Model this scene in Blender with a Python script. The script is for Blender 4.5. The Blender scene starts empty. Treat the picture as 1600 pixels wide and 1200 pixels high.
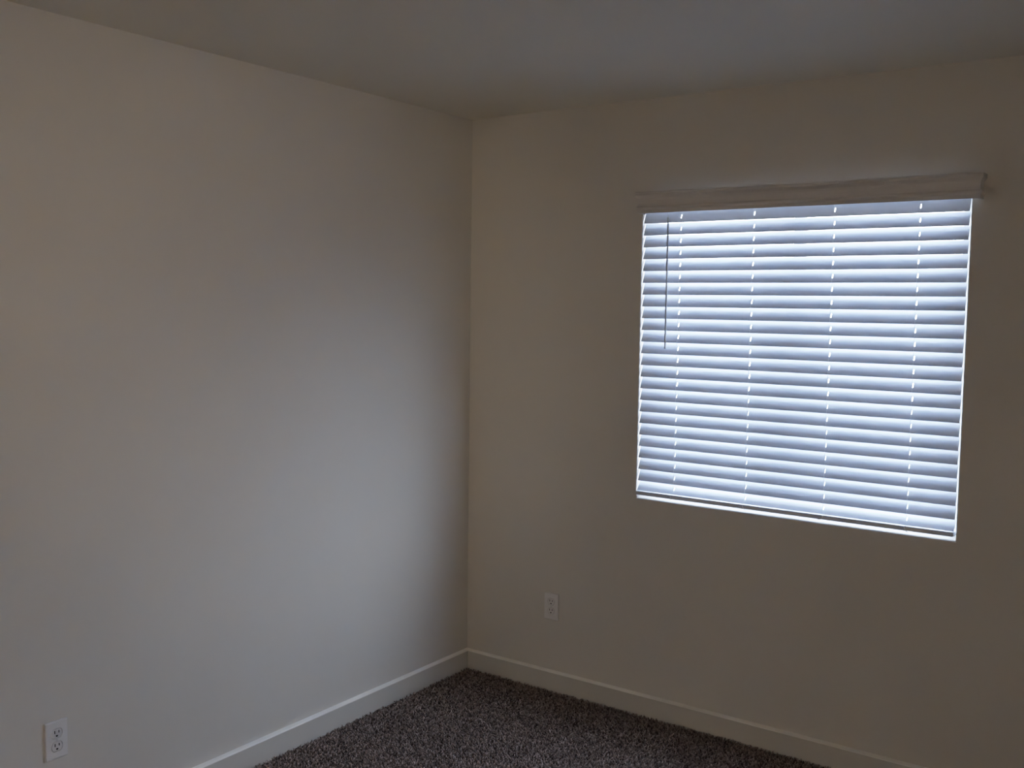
import bpy, bmesh, math, random
import numpy as np
from mathutils import Matrix, Vector

random.seed(7)
rng = np.random.default_rng(7)
S = bpy.context.scene
COL = S.collection

# ------------------------------------------------------------------ dimensions
H = 2.44                      # ceiling height
FZ = -0.011                   # carpet backing (z = 0 is the top of the pile)
W = 3.55                      # room extent along the window wall
D = 6.0                      # room extent along the long blank wall
TH = 0.14                     # wall thickness
OX0, OX1, OZ0, OZ1 = 0.8489, 2.0455, 0.8717, 2.066    # window opening
CAM = (2.7492, -3.56311, 1.64067)
F_PX, YAW, PITCH, ROLL = 1580.39, -0.61528, -0.07891, 0.01347


# ------------------------------------------------------------------ materials
def new_mat(name):
    m = bpy.data.materials.new(name)
    m.use_nodes = True
    nt = m.node_tree
    return m, nt, nt.nodes['Principled BSDF'], nt.nodes['Material Output']


def plain(name, rgb, rough=0.5, spec=0.5, var=0.03, scale=6.0, bump=0.0, bscale=300.0, bdist=0.001):
    """Painted or moulded surface: faint procedural mottling and an optional fine bump."""
    m, nt, b, out = new_mat(name)
    co = nt.nodes.new('ShaderNodeTexCoord')
    n = nt.nodes.new('ShaderNodeTexNoise')
    n.inputs['Scale'].default_value = scale
    n.inputs['Detail'].default_value = 3
    nt.links.new(co.outputs['Object'], n.inputs['Vector'])
    r = nt.nodes.new('ShaderNodeValToRGB')
    r.color_ramp.elements[0].position = 0.3
    r.color_ramp.elements[1].position = 0.7
    r.color_ramp.elements[0].color = [c * (1 - var) for c in rgb] + [1]
    r.color_ramp.elements[1].color = [min(1, c * (1 + var)) for c in rgb] + [1]
    nt.links.new(n.outputs['Fac'], r.inputs['Fac'])
    nt.links.new(r.outputs['Color'], b.inputs['Base Color'])
    b.inputs['Roughness'].default_value = rough
    b.inputs['Specular IOR Level'].default_value = spec
    if bump > 0:
        n2 = nt.nodes.new('ShaderNodeTexNoise')
        n2.inputs['Scale'].default_value = bscale
        n2.inputs['Detail'].default_value = 2
        nt.links.new(co.outputs['Object'], n2.inputs['Vector'])
        bp = nt.nodes.new('ShaderNodeBump')
        bp.inputs['Strength'].default_value = bump
        bp.inputs['Distance'].default_value = bdist
        nt.links.new(n2.outputs['Fac'], bp.inputs['Height'])
        nt.links.new(bp.outputs['Normal'], b.inputs['Normal'])
    return m


WALL_RGB = (0.60, 0.565, 0.51)
M_wall = plain('wall_paint', WALL_RGB, 0.75, 0.25, 0.012, 1.5, 0.18, 90, 0.0015)
M_ceil = plain('ceiling_paint', (0.75, 0.705, 0.605), 0.9, 0.15, 0.012, 1.5, 0.12, 110, 0.0015)
M_trim = plain('trim_paint', (0.60, 0.57, 0.515), 0.2, 0.5, 0.01, 3)
M_top_highlight = plain('trim_top_highlight', (0.84, 0.81, 0.755), 0.3, 0.5, 0.01, 3)  # highlight along the baseboard tops, painted in as a lighter trim colour
M_plate = plain('outlet_plastic', (0.67, 0.645, 0.625), 0.35, 0.45, 0.01, 30)
M_face = plain('receptacle_plastic', (0.64, 0.615, 0.595), 0.35, 0.45, 0.01, 30)
M_dark = plain('slot_dark', (0.012, 0.011, 0.011), 0.8, 0.1, 0.1, 80)
M_screw = plain('screw_paint', (0.58, 0.56, 0.54), 0.4, 0.5, 0.03, 200)
M_valance = plain('valance_vinyl', (0.60, 0.565, 0.535), 0.45, 0.4, 0.012, 8)
M_vinyl = plain('window_vinyl', (0.80, 0.80, 0.79), 0.4, 0.4, 0.01, 8)
M_cord = plain('cord_fibre', (0.85, 0.86, 0.88), 0.8, 0.2, 0.03, 400)
M_wand = plain('wand_plastic', (0.50, 0.52, 0.54), 0.3, 0.5, 0.02, 60)
M_ground = plain('outside_gravel', (0.20, 0.20, 0.19), 0.95, 0.1, 0.25, 9, 0.4, 60, 0.02)
M_stucco = plain('outside_stucco', (0.62, 0.60, 0.56), 0.9, 0.1, 0.05, 3, 0.4, 120, 0.004)


def slat_material():
    m, nt, b, out = new_mat('blind_slat')
    co = nt.nodes.new('ShaderNodeTexCoord')
    mp = nt.nodes.new('ShaderNodeMapping')
    mp.inputs['Scale'].default_value = (1.5, 60, 60)
    n = nt.nodes.new('ShaderNodeTexNoise')
    n.inputs['Scale'].default_value = 4
    nt.links.new(co.outputs['Object'], mp.inputs['Vector'])
    nt.links.new(mp.outputs['Vector'], n.inputs['Vector'])
    r = nt.nodes.new('ShaderNodeValToRGB')
    r.color_ramp.elements[0].color = (0.53, 0.565, 0.635, 1)
    r.color_ramp.elements[1].color = (0.56, 0.595, 0.665, 1)
    nt.links.new(n.outputs['Fac'], r.inputs['Fac'])
    nt.links.new(r.outputs['Color'], b.inputs['Base Color'])
    b.inputs['Roughness'].default_value = 0.45
    b.inputs['Specular IOR Level'].default_value = 0.35
    t = nt.nodes.new('ShaderNodeBsdfTranslucent')
    t.inputs['Color'].default_value = (0.74, 0.80, 0.88, 1)
    mx = nt.nodes.new('ShaderNodeMixShader')
    mx.inputs['Fac'].default_value = 0.004
    nt.links.new(b.outputs[0], mx.inputs[1])
    nt.links.new(t.outputs[0], mx.inputs[2])
    nt.links.new(mx.outputs[0], out.inputs['Surface'])
    return m


M_slat = slat_material()


def glass_material():
    m, nt, b, out = new_mat('window_glass')
    nt.nodes.remove(b)
    tr = nt.nodes.new('ShaderNodeBsdfTransparent')
    tr.inputs['Color'].default_value = (0.95, 0.975, 0.97, 1)
    gl = nt.nodes.new('ShaderNodeBsdfGlossy')
    gl.inputs['Roughness'].default_value = 0.02
    lw = nt.nodes.new('ShaderNodeLayerWeight')
    lw.inputs['Blend'].default_value = 0.5
    pw = nt.nodes.new('ShaderNodeMath')
    pw.operation = 'POWER'
    pw.inputs[1].default_value = 5.0
    nt.links.new(lw.outputs['Facing'], pw.inputs[0])
    fr = nt.nodes.new('ShaderNodeMath')
    fr.operation = 'MULTIPLY_ADD'
    fr.inputs[1].default_value = 0.96
    fr.inputs[2].default_value = 0.04
    nt.links.new(pw.outputs[0], fr.inputs[0])
    mx = nt.nodes.new('ShaderNodeMixShader')
    nt.links.new(fr.outputs[0], mx.inputs['Fac'])
    nt.links.new(tr.outputs[0], mx.inputs[1])
    nt.links.new(gl.outputs[0], mx.inputs[2])
    nt.links.new(mx.outputs[0], out.inputs['Surface'])
    return m


M_glass = glass_material()


def carpet_materials():
    # backing: dark speckle
    m, nt, b, out = new_mat('carpet_backing')
    co = nt.nodes.new('ShaderNodeTexCoord')
    n = nt.nodes.new('ShaderNodeTexNoise')
    n.inputs['Scale'].default_value = 190
    n.inputs['Detail'].default_value = 4
    n.inputs['Roughness'].default_value = 0.7
    nt.links.new(co.outputs['Object'], n.inputs['Vector'])
    r = nt.nodes.new('ShaderNodeValToRGB')
    r.color_ramp.elements[0].position = 0.36
    r.color_ramp.elements[1].position = 0.66
    r.color_ramp.elements[0].color = (0.07, 0.058, 0.055, 1)
    r.color_ramp.elements[1].color = (0.24, 0.205, 0.20, 1)
    nt.links.new(n.outputs['Fac'], r.inputs['Fac'])
    nt.links.new(r.outputs['Color'], b.inputs['Base Color'])
    b.inputs['Roughness'].default_value = 1.0
    b.inputs['Specular IOR Level'].default_value = 0.05
    bp = nt.nodes.new('ShaderNodeBump')
    bp.inputs['Strength'].default_value = 1.0
    bp.inputs['Distance'].default_value = 0.006
    nt.links.new(n.outputs['Fac'], bp.inputs['Height'])
    nt.links.new(bp.outputs['Normal'], b.inputs['Normal'])
    # pile: every tuft carries its own tone
    m2, nt, b, out = new_mat('carpet_yarn')
    at = nt.nodes.new('ShaderNodeAttribute')
    at.attribute_name = 'tone'
    nt.links.new(at.outputs['Color'], b.inputs['Base Color'])
    b.inputs['Roughness'].default_value = 1.0
    b.inputs['Specular IOR Level'].default_value = 0.05
    return m, m2


M_back, M_yarn = carpet_materials()


# ------------------------------------------------------------------ mesh helpers
def link_mesh(name, bm, mat, parent=None, smooth=False):
    bmesh.ops.recalc_face_normals(bm, faces=bm.faces)
    me = bpy.data.meshes.new(name)
    bm.to_mesh(me)
    bm.free()
    me.materials.append(mat)
    if smooth:
        for p in me.polygons:
            p.use_smooth = True
    o = bpy.data.objects.new(name, me)
    COL.objects.link(o)
    if parent is not None:
        o.parent = parent
    return o


def structure(o):
    o['kind'] = 'structure'
    return o


def thing(name, label, cat, loc, rotz=0.0, group=None):
    o = bpy.data.objects.new(name, None)
    o.empty_display_size = 0.05
    COL.objects.link(o)
    o.location = loc
    o.rotation_euler = (0, 0, rotz)
    o['label'] = label
    o['category'] = cat
    if group:
        o['group'] = group
    return o


def box(bm, x0, x1, y0, y1, z0, z1, bevel=0.0, seg=2, mat=None):
    r = bmesh.ops.create_cube(bm, size=1.0)
    vs = r['verts']
    bmesh.ops.scale(bm, vec=(x1 - x0, y1 - y0, z1 - z0), verts=vs)
    bmesh.ops.translate(bm, vec=((x0 + x1) / 2, (y0 + y1) / 2, (z0 + z1) / 2), verts=vs)
    if mat is not None:
        bmesh.ops.transform(bm, matrix=mat, verts=vs)
    if bevel > 0:
        es = list({e for v in vs for e in v.link_edges})
        bmesh.ops.bevel(bm, geom=es, offset=bevel, segments=seg, affect='EDGES', profile=0.5)


def tube(bm, pts, r, n=8, caps=True):
    pts = [Vector(p) for p in pts]
    rings = []
    for i, p in enumerate(pts):
        a = pts[max(0, i - 1)]
        b = pts[min(len(pts) - 1, i + 1)]
        t = (b - a).normalized()
        u = t.cross(Vector((0, 1, 0)))
        if u.length < 1e-3:
            u = t.cross(Vector((1, 0, 0)))
        u.normalize()
        v = t.cross(u)
        rr = r[i] if isinstance(r, (list, tuple)) else r
        rings.append([bm.verts.new(p + rr * (math.cos(2 * math.pi * k / n) * u + math.sin(2 * math.pi * k / n) * v)) for k in range(n)])
    for a, b in zip(rings, rings[1:]):
        for k in range(n):
            bm.faces.new((a[k], a[(k + 1) % n], b[(k + 1) % n], b[k]))
    if caps:
        bm.faces.new(rings[0])
        bm.faces.new(rings[-1])


def sweep_profile(bm, path, prof):
    """path: list of (x, y) with mitred corners; prof: closed list of (outward, z)."""
    path = [Vector(p) for p in path]
    rings = []
    for i, p in enumerate(path):
        d0 = (path[i] - path[i - 1]).normalized() if i > 0 else (path[1] - path[0]).normalized()
        d1 = (path[i + 1] - path[i]).normalized() if i < len(path) - 1 else d0
        n0 = Vector((d0.y, -d0.x))
        n1 = Vector((d1.y, -d1.x))
        nn = (n0 + n1)
        nn = nn / nn.length
        k = 1.0 / max(0.2, nn.dot(n0))
        rings.append([bm.verts.new((p.x + nn.x * k * o, p.y + nn.y * k * o, z)) for o, z in prof])
    m = len(prof)
    for a, b in zip(rings, rings[1:]):
        for j in range(m):
            bm.faces.new((a[j], a[(j + 1) % m], b[(j + 1) % m], b[j]))
    bm.faces.new(rings[0])
    bm.faces.new(rings[-1])


# ------------------------------------------------------------------ the room shell
DY0, DY1, DH = -5.75, -4.93, 2.05          # doorway in the wall behind and beside the camera

bm = bmesh.new()                            # blank wall at x = 0
box(bm, -TH, 0, -D - TH, TH, FZ - 0.02, H + 0.1)
structure(link_mesh('wall_left', bm, M_wall))

bm = bmesh.new()                            # window wall at y = 0, opening cut out with rounded drywall corners
o = [(OX0, OZ0), (OX1, OZ0), (OX1, OZ1), (OX0, OZ1)]
e = [(0.0, FZ - 0.02), (W, FZ - 0.02), (W, H + 0.1), (0.0, H + 0.1)]
rr = 0.004
layers = []
for y, grow in ((0.0, rr), (rr * 0.3, rr * 0.3), (rr, 0.0), (TH, 0.0)):
    layers.append([bm.verts.new((ox + (-grow if ox < 1.4 else grow), y, oz + (-grow if oz < 1.4 else grow))) for ox, oz in o])
ef = [bm.verts.new((x, 0.0, z)) for x, z in e]
eb = [bm.verts.new((x, TH, z)) for x, z in e]
for k in range(4):
    j = (k + 1) % 4
    bm.faces.new((ef[k], ef[j], layers[0][j], layers[0][k]))
    bm.faces.new((eb[k], layers[-1][k], layers[-1][j], eb[j]))
    bm.faces.new((ef[k], eb[k], eb[j], ef[j]))
    for a, b in zip(layers, layers[1:]):
        bm.faces.new((a[k], a[j], b[j], b[k]))
structure(link_mesh('wall_back', bm, M_wall))

bm = bmesh.new()                            # wall at x = W with the doorway opening
box(bm, W, W + TH, DY1, TH, FZ - 0.02, H + 0.1)
box(bm, W, W + TH, -D - TH, DY0, FZ - 0.02, H + 0.1)
box(bm, W, W + TH, DY0, DY1, DH, H + 0.1)
structure(link_mesh('wall_right', bm, M_wall))

bm = bmesh.new()
box(bm, 0, W, -D - TH, -D, FZ - 0.02, H + 0.1)
structure(link_mesh('wall_front', bm, M_wall))

bm = bmesh.new()
box(bm, 0, W, -D, 0, H, H + 0.1)
structure(link_mesh('ceiling', bm, M_ceil))

bm = bmesh.new()
box(bm, 0, W, -D, 0, FZ - 0.02, FZ)
structure(link_mesh('floor', bm, M_back))

# hallway beyond the doorway
bm = bmesh.new()
HX0, HX1, HY0, HY1 = W + TH, W + TH + 1.2, -6.6, -3.6
box(bm, HX1, HX1 + 0.1, HY0, HY1, FZ, H)
box(bm, HX0, HX1, HY1, HY1 + 0.1, FZ, H)
box(bm, HX0, HX1, HY0 - 0.1, HY0, FZ, H)
box(bm, W, HX1, HY0, HY1, H + 0.1, H + 0.2)
box(bm, W, HX1, HY0, HY1, FZ - 0.12, FZ - 0.02)
structure(link_mesh('wall_hallway', bm, M_wall))

# baseboards
HB, TB = 0.0755, 0.0205


def baseboard(name, path):
    bm = bmesh.new()
    prof = [(0.0, FZ), (TB, FZ), (TB, HB - 0.0022), (TB - 0.0022, HB), (0.0, HB + 0.0035)]
    sweep_profile(bm, path, prof)
    bm.faces.ensure_lookup_table()
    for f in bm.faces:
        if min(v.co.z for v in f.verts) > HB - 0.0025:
            f.material_index = 1  # top faces get the painted-in highlight
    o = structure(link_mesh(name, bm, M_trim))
    o.data.materials.append(M_top_highlight)
    return o


baseboard('baseboard_left', [(0.0, -D + TB), (0.0, 0.0)][::1])
bmb = baseboard('baseboard_back', [(0.0, 0.0), (W, 0.0)])
baseboard('baseboard_right', [(W, 0.0), (W, DY1 + 0.06)])

# door casing round the opening
bm = bmesh.new()
box(bm, W - 0.015, W - 0.0003, DY0 - 0.06, DY0, FZ, DH + 0.06, 0.003)
box(bm, W - 0.015, W - 0.0003, DY1, DY1 + 0.06, FZ, DH + 0.06, 0.003)
box(bm, W - 0.015, W - 0.0003, DY0, DY1, DH, DH + 0.06, 0.003)
structure(link_mesh('trim_1', bm, M_trim))

# ------------------------------------------------------------------ carpet pile where it is near enough to show its tufts
def carpet_pile():
    step = 0.0068
    xs = np.arange(TB + 0.002, 2.55, step)
    ys = np.arange(TB + 0.002, 2.75, step)
    gx, gy = np.meshgrid(xs, ys)
    gx = gx.ravel() + rng.uniform(-.5, .5, gx.size) * step
    gy = gy.ravel() + rng.uniform(-.5, .5, gy.size) * step
    keep = (gx > TB + 0.004) & (gy > TB + 0.004) & (gx / 2.5 + gy / 2.7 < 1.0)
    gx, gy = gx[keep], -gy[keep]
    n = gx.size
    hgt = rng.uniform(0.009, 0.0135, n)
    az = rng.uniform(0, 2 * math.pi, n)
    lean = rng.uniform(0.003, 0.0125, n)
    wid = rng.uniform(0.0019, 0.0036, n)
    face = rng.uniform(0, 2 * math.pi, n)
    # pile swept in soft patches
    patch = np.sin(gx * 5.1 + 1.3 * np.sin(gy * 4.2)) * np.cos(gy * 6.3 + np.sin(gx * 3.7))
    bx, by = np.cos(az) * lean, np.sin(az) * lean
    bx += 0.003 * patch
    # tips stay off the baseboards
    tipx, tipy = gx + bx, gy + by
    tipx = np.maximum(tipx, TB + 0.001)
    tipy = np.minimum(tipy, -TB - 0.001)
    fx, fy = np.cos(face) * wid, np.sin(face) * wid
    px, py = -np.sin(face) * wid * .8, np.cos(face) * wid * .8
    V = np.zeros((n, 7, 3))
    mx, my = gx + bx * .35, gy + by * .35
    for k, (ax, ay) in enumerate(((1, 0), (-.5, .9), (-.5, -.9))):
        V[:, k, 0] = gx + fx * ax + px * ay
        V[:, k, 1] = gy + fy * ax + py * ay
        V[:, k, 2] = FZ
        V[:, 3 + k, 0] = np.maximum(mx + (fx * ax + px * ay) * 1.05, TB + 0.0005)
        V[:, 3 + k, 1] = np.minimum(my + (fy * ax + py * ay) * 1.05, -TB - 0.0005)
        V[:, 3 + k, 2] = FZ + hgt * .68
    V[:, 6, 0], V[:, 6, 1], V[:, 6, 2] = tipx, tipy, FZ + hgt
    base = (np.arange(n) * 7)[:, None]
    quads = np.array([[0, 1, 4, 3], [1, 2, 5, 4], [2, 0, 3, 5]])
    tris = np.array([[3, 4, 6], [4, 5, 6], [5, 3, 6]])
    Q = (base[:, None] + quads[None]).reshape(-1, 4)
    T = (base[:, None] + tris[None]).reshape(-1, 3)
    me = bpy.data.meshes.new('carpet_pile')
    me.vertices.add(n * 7)
    me.vertices.foreach_set('co', V.ravel())
    loops = np.concatenate([Q.ravel(), T.ravel()])
    me.loops.add(loops.size)
    me.loops.foreach_set('vertex_index', loops.astype(np.int32))
    nq, nt_ = len(Q), len(T)
    me.polygons.add(nq + nt_)
    st = np.concatenate([np.arange(nq) * 4, nq * 4 + np.arange(nt_) * 3]).astype(np.int32)
    me.polygons.foreach_set('loop_start', st)
    me.update(calc_edges=True)
    # yarn tones: taupe, grey, dark brown
    tones = np.array([1.27, 1.22, 1.15]) * np.array([[.275, .215, .195], [.225, .18, .162], [.155, .12, .107], [.085, .063, .055], [.35, .29, .27], [.25, .205, .19]])
    pick = rng.choice(len(tones), n, p=[.24, .20, .17, .17, .09, .13])
    c = tones[pick] * rng.uniform(.82, 1.18, (n, 1)) * (1 + .10 * patch[:, None])
    C = np.ones((n, 7, 4))
    C[:, :, :3] = c[:, None, :]
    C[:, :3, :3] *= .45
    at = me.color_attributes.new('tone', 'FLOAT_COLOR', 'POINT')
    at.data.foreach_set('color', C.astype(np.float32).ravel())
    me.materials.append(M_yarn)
    o = bpy.data.objects.new('carpet_pile', me)
    COL.objects.link(o)
    o['kind'] = 'stuff'
    o['label'] = 'mottled grey-brown carpet pile covering the floor in the corner of the room'
    o['category'] = 'carpet'
    return o


carpet_pile()

# ------------------------------------------------------------------ window behind the blind
win = bpy.data.objects.new('window_1', None)
COL.objects.link(win)
win.location = ((OX0 + OX1) / 2, 0.10, OZ0)
structure(win)
hw, hh = (OX1 - OX0) / 2, OZ1 - OZ0
bm = bmesh.new()
fw = 0.035
box(bm, -hw, -hw + fw, -0.03, 0.035, 0, hh, 0.003)
box(bm, hw - fw, hw, -0.03, 0.035, 0, hh, 0.003)
box(bm, -hw + fw, hw - fw, -0.03, 0.035, 0, fw, 0.003)
box(bm, -hw + fw, hw - fw, -0.03, 0.035, hh - fw, hh, 0.003)
structure(link_mesh('window_frame', bm, M_vinyl, win))
bm = bmesh.new()
box(bm, -0.018, 0.018, -0.018, 0.022, fw, hh - fw, 0.003)
structure(link_mesh('meeting_stile', bm, M_vinyl, win))
for s in (-1, 1):
    bm = bmesh.new()
    xa, xb = (-hw + fw, -0.018) if s < 0 else (0.018, hw - fw)
    box(bm, xa, xb, 0.0, 0.004, fw, hh - fw)
    structure(link_mesh('window_pane', bm, M_glass, win))

# ------------------------------------------------------------------ the venetian blind
blind = thing('venetian_blind', 'white horizontal slat venetian blind, tilted nearly shut, covering the window', 'blind', ((OX0 + OX1) / 2, 0.013, OZ0))
bx0, by0, bz0 = blind.location
SX0, SX1 = OX0 + 0.0032, OX1 - 0.0050
PITCH_S = 0.046237
NS = 24
SW, ST = 0.0508, 0.0029
TILT = math.radians(66.3)
LADX = [1.009, 1.3035, 1.599, 1.886]
SY = 0.013                                   # y of the slat centres
ZTOP = 2.0073 + 0.0006                        # top edge of the first slat
ZC0 = ZTOP - SW / 2 * math.sin(TILT)


def slat_mesh():
    """A flat slat with four route holes; local u = across (outer edge positive), n = thickness."""
    bm = bmesh.new()
    hl, hwid = 0.0160, 0.0036
    us = [-SW / 2, -SW / 2 + 0.0012, -hl / 2, hl / 2, SW / 2 - 0.0012, SW / 2]
    thick = [0.35, 1, 1, 1, 1, 0.35]
    crown = [-0.0006, -0.0005, 0.0002, 0.0002, -0.0005, -0.0006]
    xs = [SX0]
    for lx in LADX:
        xs += [lx - hwid / 2, lx + hwid / 2]
    xs.append(SX1)
    hole_cols = {1, 3, 5, 7}
    top, bot = {}, {}
    for i, x in enumerate(xs):
        for j, u in enumerate(us):
            top[i, j] = bm.verts.new((x - (SX0 + SX1) / 2, u, crown[j] + ST / 2 * thick[j]))
            bot[i, j] = bm.verts.new((x - (SX0 + SX1) / 2, u, crown[j] - ST / 2 * thick[j]))
    ni, nj = len(xs) - 1, len(us) - 1
    solid = lambda i, j: 0 <= i < ni and 0 <= j < nj and not (i in hole_cols and j == 2)
    for i in range(ni):
        for j in range(nj):
            if not solid(i, j):
                continue
            bm.faces.new((top[i, j], top[i + 1, j], top[i + 1, j + 1], top[i, j + 1]))
            bm.faces.new((bot[i, j], bot[i, j + 1], bot[i + 1, j + 1], bot[i + 1, j]))
            for (di, dj), (a, b) in (((-1, 0), ((i, j), (i, j + 1))), ((1, 0), ((i + 1, j), (i + 1, j + 1))),
                                     ((0, -1), ((i, j), (i + 1, j))), ((0, 1), ((i, j + 1), (i + 1, j + 1)))):
                if not solid(i + di, j + dj):
                    bm.faces.new((top[a], top[b], bot[b], bot[a]))
    return bm


slat0 = link_mesh('slat', slat_mesh(), M_slat, blind)
tilts = []
for k in range(NS):
    s = slat0 if k == 0 else slat0.copy()
    if k:
        COL.objects.link(s)
        s.parent = blind
    t = TILT + math.radians(random.uniform(-0.5, 0.5))
    if k == NS - 1:
        t = math.radians(49.0)          # the last slat sags onto the bottom rail
    # +u is the outer (window side) upper edge; rotating about x lifts it
    s.rotation_euler = (t, 0, 0)
    dz = SW / 2 * (math.sin(TILT) - math.sin(t)) if k == NS - 1 else 0.0
    s.location = ((SX0 + SX1) / 2 - bx0, SY - by0, ZC0 - k * PITCH_S + dz - bz0)
    tilts.append(t)

# bottom rail resting just above the sill
bm = bmesh.new()
RZ0, RZ1 = OZ0 + 0.0170, OZ0 + 0.0330
box(bm, SX0 - bx0, SX1 - bx0, -0.025 - 0.001, 0.025, RZ0 - bz0, RZ1 - bz0, 0.0022, 2)
rail = link_mesh('bottom_rail', bm, M_slat, blind)

# headrail
bm = bmesh.new()
HZ0, HZ1 = OZ1 - 0.0430, OZ1 - 0.001
for a in ((-0.022, -0.0205, HZ0, HZ1), (0.0265, 0.028, HZ0, HZ1), (-0.0205, 0.0265, HZ0, HZ0 + 0.0015)):
    box(bm, SX0 - bx0, SX1 - bx0, a[0] + 0.012, a[1] + 0.012, a[2] - bz0, a[3] - bz0)
link_mesh('headrail', bm, M_slat, blind)

# ladder cords: front string, back string and a rung under every slat
for lx in LADX:
    bm = bmesh.new()
    ztop = HZ0 + 0.001
    for side in (-1, 1):
        yy = SY + side * (SW / 2 * math.cos(TILT) + 0.0022)
        pts = [(lx - bx0, yy - by0, ztop - bz0)]
        for k in range(NS):
            pts.append((lx - bx0, yy - by0, ZC0 - k * PITCH_S + side * SW / 2 * math.sin(TILT) - bz0))
        pts.append((lx - bx0, (yy if side > 0 else SY - 0.0268) - by0, RZ1 + 0.0015 - bz0))
        tube(bm, pts, 0.0006, 5)
    nrm = Vector((0, -math.sin(TILT), math.cos(TILT)))
    for k in range(NS):
        c = Vector((lx - bx0 + 0.0045, SY - by0, ZC0 - k * PITCH_S - bz0)) - nrm * 0.0028
        u = Vector((0, math.cos(TILT), math.sin(TILT))) * (SW / 2)
        tube(bm, [c - u, c + u], 0.0005, 5)
    link_mesh('ladder_cord', bm, M_cord, blind)

# loose ends of cord looped over the face of the bottom rail
yf = SY - 0.026 - 0.0013
ends = [[(-.001, RZ1 + .0006, .006), (-.003, RZ1 + .0008, -.0), (-.0045, RZ1 - .002, 0), (-.004, RZ1 - .009, 0), (-.0045, RZ0 + .001, 0), (-.001, RZ0 - .002, 0)],
        [(.001, RZ1 + .0006, .006), (.0, RZ1 + .0008, 0), (-.001, RZ1 - .004, 0), (.001, RZ1 - .011, 0), (.006, RZ0 - .0005, 0), (.010, RZ0 - .003, 0)],
        [(-.003, RZ1 + .0006, .006), (.001, RZ1 + .0008, 0), (.005, RZ1 - .003, 0), (.005, RZ1 - .009, 0), (-.001, RZ0 + .001, 0), (-.012, RZ0 - .001, 0)],
        [(.0, RZ1 + .0006, .006), (-.001, RZ1 + .0008, 0), (-.002, RZ1 - .005, 0), (.0, RZ1 - .011, 0), (.005, RZ0 - .0005, 0), (.012, RZ0 - .003, 0)]]
for lx, en in zip(LADX, ends):
    bm = bmesh.new()
    tube(bm, [(lx + dx - bx0, yf + dy - by0, z - bz0) for dx, z, dy in en], 0.0012, 6)
    link_mesh('cord_end', bm, M_cord, blind, True)

# tilt wand with its hook
bm = bmesh.new()
wx, wy = 0.9680, -0.0180
tube(bm, [(wx - bx0, wy - by0, z - bz0) for z in (1.9815, 1.9800, 1.9760, 1.9745, 1.4860, 1.4850, 1.4770, 1.4755)],
     [0.0030, 0.0045, 0.0045, 0.0039, 0.0039, 0.0045, 0.0045, 0.0028], 10)
wand = link_mesh('tilt_wand', bm, M_wand, blind, False)
bm = bmesh.new()
hk = [(0.0035, 0.0, 1.972), (0.004, 0, 1.990), (0.003, 0.003, 1.996), (0.0, 0.006, 1.998), (0.0, 0.010, 2.004), (0.0, 0.012, 2.026)]
tube(bm, [(wx + a - 0.0035 - bx0, wy + b - by0, z - bz0) for a, b, z in hk], 0.0011, 6)
link_mesh('hook', bm, M_wand, wand, True)

# valance: moulded board with mitred returns
bm = bmesh.new()
VX0, VX1, VY = 0.8580, 2.0765, -0.050
VZ0, VZ1 = 1.9965, 2.0775
prof = [(0.0, VZ0 + 0.001), (0.001, VZ0), (0.0035, VZ0), (0.0042, VZ0 + 0.0015), (0.0045, VZ0 + 0.012), (0.0085, VZ0 + 0.017), (0.0095, VZ0 + 0.0205),
        (0.0085, VZ0 + 0.0235), (0.005, VZ0 + 0.028), (0.0035, VZ0 + 0.036), (0.0035, VZ0 + 0.044), (0.0055, VZ0 + 0.052), (0.0095, VZ0 + 0.058), (0.0125, VZ0 + 0.062),
        (0.0125, VZ0 + 0.066), (0.0115, VZ0 + 0.0675), (0.0115, VZ0 + 0.0705), (0.0125, VZ0 + 0.072), (0.0120, VZ1 - 0.001), (0.0105, VZ1), (-0.004, VZ1), (-0.005, VZ1 - 0.001), (-0.005, VZ0 + 0.001)]
prof = [(o_, z + 0.0050 if VZ0 + 0.04 < z < VZ1 - 0.0020 else z) for o_, z in prof]
sweep_profile(bm, [(VX0 - bx0, -0.0008 - by0), (VX0 - bx0, VY - by0), (VX1 - bx0, VY - by0), (VX1 - bx0, -0.0008 - by0)], [(o_, z - bz0) for o_, z in prof])
link_mesh('valance', bm, M_valance, blind)

# ------------------------------------------------------------------ wall outlets
PW, PH, PT = 0.0699, 0.1143, 0.0068


def receptacle_outline(w, h, n=10):
    """Duplex face: circle of diameter w with flat top and bottom at +-h/2."""
    a = math.asin(min(1, h / w))
    r = w / 2
    pts = []
    for s in (0, math.pi):
        for k in range(n + 1):
            t = s - a + 2 * a * k / n
            pts.append((r * math.cos(t), r * math.sin(t)))
    return pts


def extrude_outline(bm, pts, y0, y1, cz=0.0, inset=0.0):
    fr = [bm.verts.new((x * (1 - inset), y1, z * (1 - inset) + cz)) for x, z in pts]
    bk = [bm.verts.new((x, y0, z + cz)) for x, z in pts]
    bm.faces.new(fr)
    bm.faces.new(bk)
    n = len(pts)
    for k in range(n):
        bm.faces.new((fr[k], fr[(k + 1) % n], bk[(k + 1) % n], bk[k]))


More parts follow.
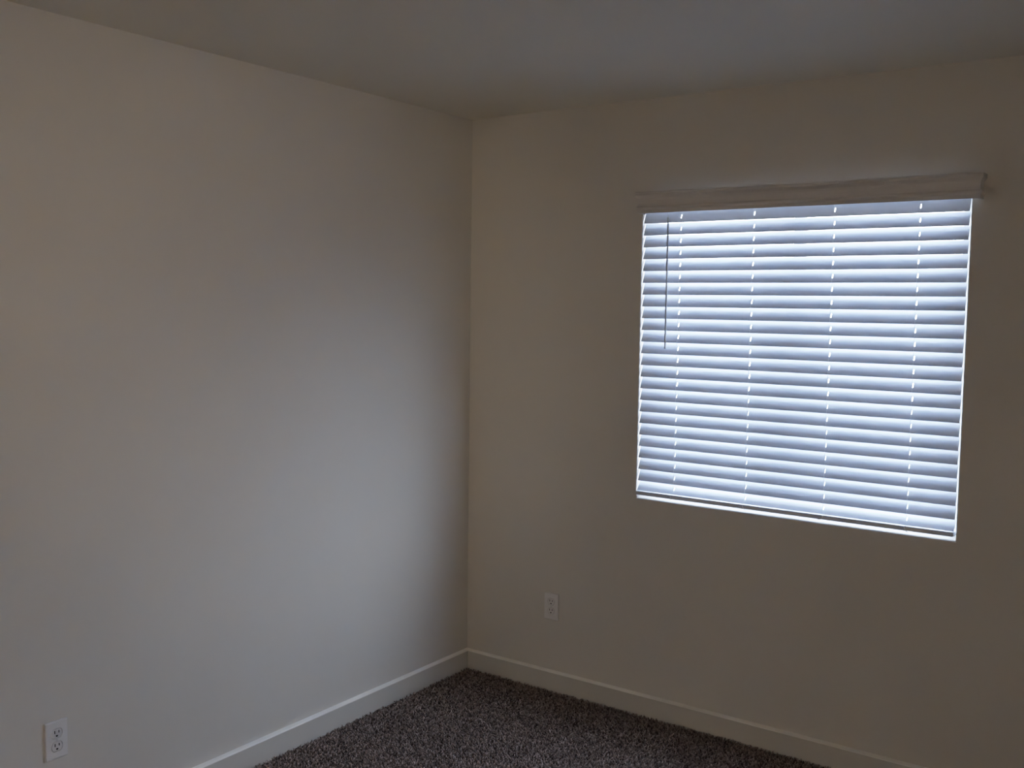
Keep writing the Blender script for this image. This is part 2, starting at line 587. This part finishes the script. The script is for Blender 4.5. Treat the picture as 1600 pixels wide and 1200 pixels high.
def make_outlet(label, loc, rotz):
    """Local frame: plate in the xz plane, -y out of the wall."""
    t = thing('wall_outlet', label, 'outlet', loc, rotz, 'duplex wall outlets')
    # cover plate with two openings for the receptacles
    bm = bmesh.new()
    out_pts = [(-PW / 2, -PH / 2), (PW / 2, -PH / 2), (PW / 2, PH / 2), (-PW / 2, PH / 2)]
    rings = []
    for g, y in ((0, -0.0003), (0, -0.0045), (0.0010, -0.0058), (0.0030, -PT)):
        rings.append([bm.verts.new((x - math.copysign(g, x), y, z - math.copysign(g, z))) for x, z in out_pts])
    for a, b in zip(rings, rings[1:]):
        for k in range(4):
            bm.faces.new((a[k], a[(k + 1) % 4], b[(k + 1) % 4], b[k]))
    bm.faces.new(rings[0])
    # front face: outer ring with two holes, filled as triangles
    holes = []
    for cz in (0.0197, -0.0197):
        holes.append([bm.verts.new((x, -PT, z + cz)) for x, z in receptacle_outline(0.0362, 0.0302)])
    edges = []
    for ring in [rings[-1]] + holes:
        for k in range(len(ring)):
            a, b = ring[k], ring[(k + 1) % len(ring)]
            e_ = bm.edges.get((a, b)) or bm.edges.new((a, b))
            edges.append(e_)
    bmesh.ops.triangle_fill(bm, use_beauty=True, use_dissolve=False, edges=edges, normal=(0, -1, 0))
    for ring in holes:
        inner = [bm.verts.new((v.co.x, -0.0010, v.co.z)) for v in ring]
        n = len(ring)
        for k in range(n):
            bm.faces.new((ring[k], ring[(k + 1) % n], inner[(k + 1) % n], inner[k]))
    link_mesh('cover_plate', bm, M_plate, t)
    for cz in (0.0197, -0.0197):
        bm = bmesh.new()
        extrude_outline(bm, receptacle_outline(0.0335, 0.0276), -0.0009, -0.0072, cz, 0.03)
        rec = link_mesh('receptacle', bm, M_face, t)
        for sx, hgt in ((-0.0064, 0.0092), (0.0064, 0.0078)):
            bm = bmesh.new()
            box(bm, sx - 0.0014, sx + 0.0014, -0.00735, -0.0050, cz + 0.0048 - hgt / 2, cz + 0.0048 + hgt / 2)
            link_mesh('slot', bm, M_dark, rec)
        bm = bmesh.new()
        gpts = [(0.0032 * math.cos(a), 0.0032 * math.sin(a)) for a in [math.radians(d) for d in range(180, 361, 20)]] + [(0.0032, 0.0018), (-0.0032, 0.0018)]
        extrude_outline(bm, gpts, -0.0050, -0.00735, cz - 0.0068)
        link_mesh('ground_hole', bm, M_dark, rec)
    bm = bmesh.new()
    extrude_outline(bm, [(0.0034 * math.cos(k * math.pi / 8), 0.0034 * math.sin(k * math.pi / 8)) for k in range(16)], -0.0060, -0.0075, 0.0, 0.12)
    link_mesh('screw', bm, M_screw, t)
    return t


make_outlet('white two-socket outlet plate low on the window wall, between the corner and the blind', (0.4549, 0.0, 0.3566), 0.0)
make_outlet('white two-socket outlet plate low on the long blank wall without a window', (0.0, -1.9754, 0.3457), math.radians(90))

# ------------------------------------------------------------------ outside
bm = bmesh.new()
bmesh.ops.create_grid(bm, x_segments=1, y_segments=1, size=1.0)
bmesh.ops.scale(bm, vec=(14, 9, 1), verts=bm.verts)
bmesh.ops.translate(bm, vec=(1.5, 9.3, -0.3), verts=bm.verts)
structure(link_mesh('ground', bm, M_ground))

# ------------------------------------------------------------------ light
w = bpy.data.worlds.new('sky')
S.world = w
w.use_nodes = True
nt = w.node_tree
bg = nt.nodes['Background']
tc = nt.nodes.new('ShaderNodeTexCoord')
sp = nt.nodes.new('ShaderNodeSeparateXYZ')
rp = nt.nodes.new('ShaderNodeValToRGB')
rp.color_ramp.elements[0].position = 0.0
rp.color_ramp.elements[0].color = (0.66, 0.765, 1.0, 1)
rp.color_ramp.elements[1].position = 0.9
rp.color_ramp.elements[1].color = (0.60, 0.72, 1.0, 1)
nt.links.new(tc.outputs['Generated'], sp.inputs['Vector'])
nt.links.new(sp.outputs['Z'], rp.inputs['Fac'])
nt.links.new(rp.outputs['Color'], bg.inputs['Color'])
SKY = 61.0
# hazy sky, brighter towards the horizon
mr = nt.nodes.new('ShaderNodeMapRange')
mr.inputs['From Min'].default_value = 0.0
mr.inputs['From Max'].default_value = 1.0
mr.inputs['To Min'].default_value = SKY
mr.inputs['To Max'].default_value = SKY * 0.25
nt.links.new(sp.outputs['Z'], mr.inputs['Value'])
nt.links.new(mr.outputs['Result'], bg.inputs['Strength'])


def area(name, loc, rot, sx, sy, power, col, portal=False):
    l = bpy.data.lights.new(name, 'AREA')
    l.shape = 'RECTANGLE'
    l.size, l.size_y = sx, sy
    l.energy = power
    l.color = col
    o = bpy.data.objects.new(name, l)
    COL.objects.link(o)
    o.location = loc
    o.rotation_euler = rot
    if portal:
        l.cycles.is_portal = True
    return o


# sky portal just outside the glass, facing into the room (sampling aid of the renderer)
area('window_portal', ((OX0 + OX1) / 2, TH + 0.01, (OZ0 + OZ1) / 2), (math.radians(-90), 0, 0), OX1 - OX0, OZ1 - OZ0, 1.0, (1, 1, 1), True)
# warm hallway light reaching the room through the doorway behind the camera
LAMP = 400.0
ld = bpy.data.lights.new('hallway_lamp', 'POINT')
ld.energy = LAMP
ld.color = (1.0, 0.87, 0.72)
ld.shadow_soft_size = 0.15
lo = bpy.data.objects.new('hallway_lamp', ld)
COL.objects.link(lo)
lo.location = (W + TH + 0.45, -4.45, 2.05)
# added fill spot without a fixture, behind the camera, brightening the blank wall
SPOT = 112.0
sd = bpy.data.lights.new('wall_fill_spot', 'SPOT')
sd.energy = SPOT
sd.color = (1.0, 0.86, 0.70)
sd.spot_size = math.radians(35)
sd.spot_blend = 1.0
sd.shadow_soft_size = 0.12
so = bpy.data.objects.new('wall_fill_spot', sd)
COL.objects.link(so)
so.location = (3.1, -4.4, H - 0.06)
so.rotation_euler = (Vector((0, -1.12, 1.62)) - so.location).to_track_quat('-Z', 'Y').to_euler()

# ------------------------------------------------------------------ camera
cd = bpy.data.cameras.new('camera')
cam = bpy.data.objects.new('camera', cd)
COL.objects.link(cam)
Fv = Vector((math.sin(YAW) * math.cos(PITCH), math.cos(YAW) * math.cos(PITCH), math.sin(PITCH)))
R = Fv.cross(Vector((0, 0, 1))).normalized()
U = R.cross(Fv)
R2 = R * math.cos(ROLL) + U * math.sin(ROLL)
U2 = -R * math.sin(ROLL) + U * math.cos(ROLL)
m = Matrix(((R2.x, U2.x, -Fv.x, CAM[0]), (R2.y, U2.y, -Fv.y, CAM[1]), (R2.z, U2.z, -Fv.z, CAM[2]), (0, 0, 0, 1)))
cam.matrix_world = m
cd.sensor_fit = 'HORIZONTAL'
cd.sensor_width = 36.0
cd.lens = F_PX * 36.0 / 1600.0
cd.clip_start = 0.02
cd.clip_end = 100
S.camera = cam

S.view_settings.view_transform = 'Standard'
S.view_settings.look = 'None'
S.view_settings.exposure = 0.0
# soft highlight shoulder, as a phone camera gives
S.view_settings.use_curve_mapping = True
cm = S.view_settings.curve_mapping
cm.white_level = (4.0, 4.0, 4.0)
cv = cm.curves[3]
for x, y in ((0.03, 0.12), (0.06, 0.238), (0.125, 0.46), (0.22, 0.69), (0.45, 0.93)):
    cv.points.new(x, y)
for p in list(cv.points)[:3] + list(cv.points)[-2:]:
    p.handle_type = 'VECTOR'
cm.extend = 'HORIZONTAL'
cm.update()
S.cycles.use_denoising = True
S.cycles.max_bounces = 14
S.cycles.diffuse_bounces = 10
S.cycles.transparent_max_bounces = 12
S.cycles.sample_clamp_indirect = 30.0
